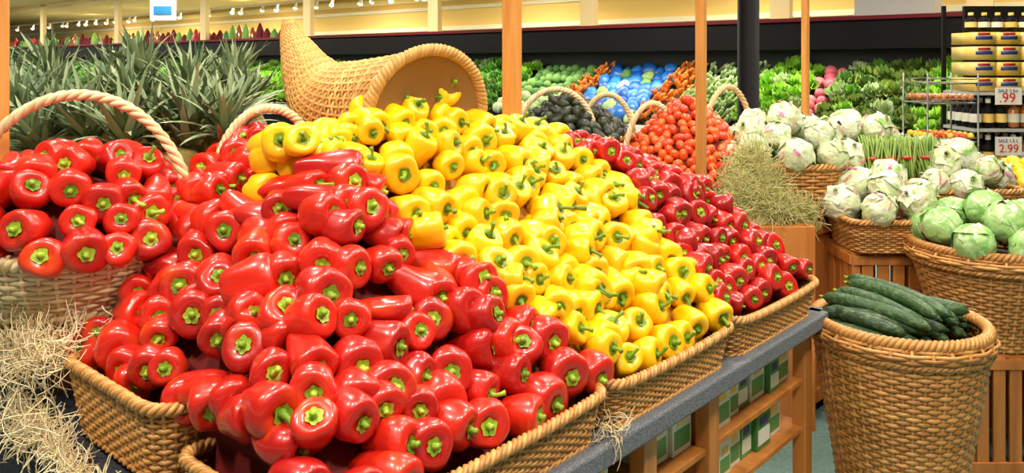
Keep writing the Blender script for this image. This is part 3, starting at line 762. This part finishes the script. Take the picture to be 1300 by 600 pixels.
# ---------------- refrigerated case ----------------
A=np.array([4.46,8.0,0.])
def C(w,dp,z): return A+N*w+D*dp+np.array([0,0,z])
CAX=(N,D,np.array([0,0,1.]))
wl,w0=34,-4
case=empty('refrigerated_produce_case'); mb=MB(); wm=(wl+w0)/2; hw=(wl-w0)/2
mb.box(C(wm,.45,1.91),(hw,.45,.155),'black',CAX)
mb.box(C(wm,.44,2.08),(hw,.47,.02),'maroon',CAX)
mb.box(C(wm,1.0,1.0),(hw,.1,1.0),'kdark',CAX)
mb.box(C(wm,.25,.35),(hw,.75,.35),'black',CAX)
mb.add([C(w0,-.5,.80),C(wl,-.5,.80),C(wl,.9,1.45),C(w0,.9,1.45)],[(0,1,2,3)],'kdark')
mb.box(C(wm,-.52,.78),(hw,.02,.07),'white',CAX)
mb.obj('case_body',False,case)
def wpx(px,dp=.3):
    k=(px-650)/1040; a=A+D*dp; return (a[0]-k*a[1])/(.75+.661*k)
def leafy(seed,ruf=.03,nl=14,r=.13):
    rs=random.Random(seed); V=[];F=[]
    for i in range(nl):
        a=i*2.399; e=.2+1.2*i/nl; L=r*rs.uniform(.9,1.2); o=len(V); m=4
        for k in range(m+1):
            q=k/m; wd=L*.55*math.sin(math.pi*min(.9,q*.8+.12))
            c=np.array([math.cos(a)*math.cos(e)*L*q,math.sin(a)*math.cos(e)*L*q,math.sin(e)*L*q])
            s=np.array([-math.sin(a),math.cos(a),0])
            for x in (-1,-.5,0,.5,1): V.append(c+s*wd*x+np.array([0,0,ruf*math.sin(x*7+k*2+i)*q+.02*abs(x)]))
        for k in range(m):
            for x in range(4): b=o+5*k+x; F.append((b,b+1,b+6,b+5))
    return [(np.array(V),F,'L')]
LF=[leafy(i) for i in range(4)]
def ball(): 
    V,F=revolve([(.01,1),(.5,.86),(.87,.5),(1,0),(.87,-.5),(.5,-.86),(.01,-1)],12,lambda a,t:1+.05*math.sin(5*a)); return [(V*.075,F,'L')]
def stick():
    V,F=tube([(-.14,0,0),(-.1,0,0),(.1,0,0),(.14,0,0)],[.006,.016,.02,.004],7); return [(V,F,'L')]
def pillow():
    V,F=revolve([(.01,.5),(.6,.42),(.95,.15),(.95,-.15),(.6,-.42),(.01,-.5)],14,lambda a,t:1+.08*math.sin(3*a)+.05*math.sin(8*a)); return [(V*.11,F,'L')]
secs=[('lettuce_row',-3.5,wpx(1180),'let1','leaf'),('dark_lettuce_row',wpx(1180),wpx(1062),'let2','leaf'),('radish_row',wpx(1062),wpx(1032),'radish','ball'),
('parsley_row',wpx(1030),wpx(962),'let1','leaf'),('leek_row',wpx(960),wpx(880),'leek','stick'),('carrot_row',wpx(878),wpx(842),'carrot','stick'),('bagged_salad_row',wpx(840),wpx(758),'bluebag','pillow'),
('carrot_row.001',wpx(758),wpx(738),'carrot','stick'),('broccoli_row',wpx(736),wpx(664),'broc','ball'),('kale_row',wpx(662),wpx(560),'let3','leaf'),('lettuce_row.001',wpx(560),wpx(500),'let1','leaf'),('chard_row',wpx(500),wpx(430),'let3','leaf'),('lettuce_row.002',wpx(430),wpx(250),'let1','leaf'),('kale_row.001',wpx(250),33,'let3','leaf')]
for nm,a,b,k,ty in secs:
    mb=MB(); far=a>12
    sp={'leaf':.16,'ball':.12,'stick':.12,'pillow':.17}[ty]*(1.6 if far else 1)
    n=max(1,int((b-a)/sp)); rws=8 if ty!='leaf' else 7
    for i in range(n):
        for j in range(rws):
            t=(j+.5)/rws; dp=-.45+1.25*t; z=.82+.62*t+.09+R.uniform(-.03,.04)
            p=C(a+(i+.5+.5*(j%2)-.25)*(b-a)/n+R.uniform(-.02,.02),dp,z)
            s=R.uniform(.75,1.15)*(1.5 if far else 1)
            kk=k
            if ty=='pillow' and R.random()<.2: kk='leek' if R.random()<.5 else 'broc'
            if ty=='leaf' and R.random()<.2: kk=R.choice(['let1','let2','let3','leek'])
            if nm=='broccoli_row' and j<3: kk='leek'
            if ty=='leaf': mb.tmpl(R.choice(LF),basis([-.35+R.uniform(-.3,.3),-.5,1],R.uniform(0,6),p,(s,s,s)),{'L':kk})
            elif ty=='ball': mb.tmpl(ball(),basis([0,0,1],R.uniform(0,6),p,(s,s,s)),{'L':kk})
            elif ty=='pillow': mb.tmpl(pillow(),basis([-.5,-.6,.5],R.uniform(0,6),p,(s,s,s)),{'L':kk})
            else:
                for q in range(5):
                    mb.tmpl(stick(),basis([R.uniform(-.2,.2),0.5,1],R.uniform(1.2,1.9),p+np.array([R.uniform(-.06,.06),R.uniform(-.06,.06),q*.012]),(1,1,1)),{'L':k})
    mb.obj(nm)
e=empty('cream_trellis'); mb=MB()
for px in (55,150,260,392,552,748,992,1245):
    w=wpx(px,.5); mb.box(C(w,.5,2.75),(.12,.05,.65),'cream',CAX)
mb.box(C(wm,.5,3.3),(hw,.06,.05),'cream',CAX)
mb.obj('beams',False,e)
mb=MB()
for i in range(60):
    w=wpx(350,.6)+i*.28; k=R.choice(['let3','pk1','pk6','maroon','let3','pk5','maroon','maroon'])
    V,F=revolve([(.02,.25),(.05,.2),(.09,.12),(.1,0)],8); mb.add(V*np.array([1,1,R.uniform(.7,1.5)])+C(w,.75,2.1),F,k)
mb.obj('jars_on_case')
# ---------------- room ----------------
mb=MB(); mb.box((0,18,-.02),(60,45,.02),'floor'); mb.obj('floor',False)
mb=MB(); mb.box((0,18,3.42),(60,45,.02),'ceil'); mb.obj('ceiling',False)
mb=MB(); mb.box(C(25,5.2,1.7),(42,.1,1.7),'wall',CAX); mb.obj('wall_back',False)
mb=MB()
for z,h,k in ((2.45,.05,'white'),(2.95,.04,'white'),(2.25,.06,'maroon'),(3.2,.08,'cream')): mb.box(C(25,5.08,z),(42,.04,h),k,CAX)
mb.obj('trim_1',False)
e=empty('track_lighting'); mb=MB()
for dp,z in ((2.0,2.9),(3.6,3.1)):
    mb.box(C(15,dp,z+.12),(22,.02,.02),'white',CAX)
    w=-3
    while w<34:
        p=C(w,dp,z); m=basis([.3*D[0],.3*D[1],1],0,p)
        V,F=revolve([(.03,.1),(.035,.03),(.06,-.03),(.062,-.05)],12); mb.tmpl([(V,F,'white')],m)
        V,F=revolve([(.001,-.04),(.055,-.045),(.03,-.075),(.001,-.085)],12); mb.tmpl([(V,F,'bulb')],m)
        w+=1.0 if w<12 else 1.6
mb.obj('spots',True,e)
mb=MB(); mb.box((-6.6,15.5,2.75),(.24,.02,.34),'white'); mb.box((-6.6,15.475,2.6),(.17,.005,.08),'bluebag'); mb.box((-6.6,15.475,2.86),(.17,.005,.04),'pk6')
for s in (-.2,.2): mb.box((-6.6+s,15.5,3.24),(.006,.006,.16),'black')
mb.obj('hanging_sign',False)
mb=MB(); mb.box(C(wpx(1140,.5),.5,2.28),(.40,.2,.18),'gray',CAX); bevel(mb.obj('grey_storage_box',False),.02)

# ---------------- lights ----------------
def area(name,loc,sx,sy,en,col=(1,.91,.78),rot=(0,0,0)):
    l=bpy.data.lights.new(name,'AREA'); l.shape='RECTANGLE'; l.size=sx; l.size_y=sy; l.energy=en; l.color=col
    o=bpy.data.objects.new(name,l); o.location=loc; o.rotation_euler=rot; sc.collection.objects.link(o); return o
for i,(x,y,en) in enumerate([(-1.9,.9,48),(-.6,.3,46),(.5,.2,42),(1.4,1.0,44),(-1.2,2.3,34),(.7,2.3,36),(2.3,2.6,46),(.6,4.3,36),(2.3,5,38),(-1.6,4.2,34)]):  # first one, at left front, is a fill light added to brighten the straw
    area('ceiling_and_fill_lamp.%03d'%i,(x,y,3.36),.26,.26,en)
for i in range(7):
    area('aisle_lamp.%03d'%i,C(-1+i*4.6,-1.6,3.36),1.4,.6,115+14*i)
    area('rear_lamp.%03d'%i,C(-1+i*5.2,3.0,3.3),1.5,.6,190+20*i,(1,.84,.52))
for i in range(8):
    a=area('case_lamp.%03d'%i,C(-1.5+i*4.2,.15,1.73),4.0,.12,30,(1,.96,.82)); a.rotation_euler=(0,0,math.atan2(N[1],N[0]))
w=bpy.data.worlds.new('world'); sc.world=w; w.use_nodes=True; w.node_tree.nodes['Background'].inputs[0].default_value=(1,.92,.81,1); w.node_tree.nodes['Background'].inputs[1].default_value=1.05

# ---------------- camera ----------------
cam=bpy.data.cameras.new('camera'); co=bpy.data.objects.new('camera',cam); sc.collection.objects.link(co); sc.camera=co
co.location=(0,0,1.6); co.rotation_euler=(math.pi/2,0,0); cam.sensor_width=36; cam.lens=36*1040/1300; cam.shift_y=-220/1300
cam.clip_start=.05; cam.clip_end=200
print('verts',sum(len(o.data.vertices) for o in sc.objects if o.type=='MESH'))
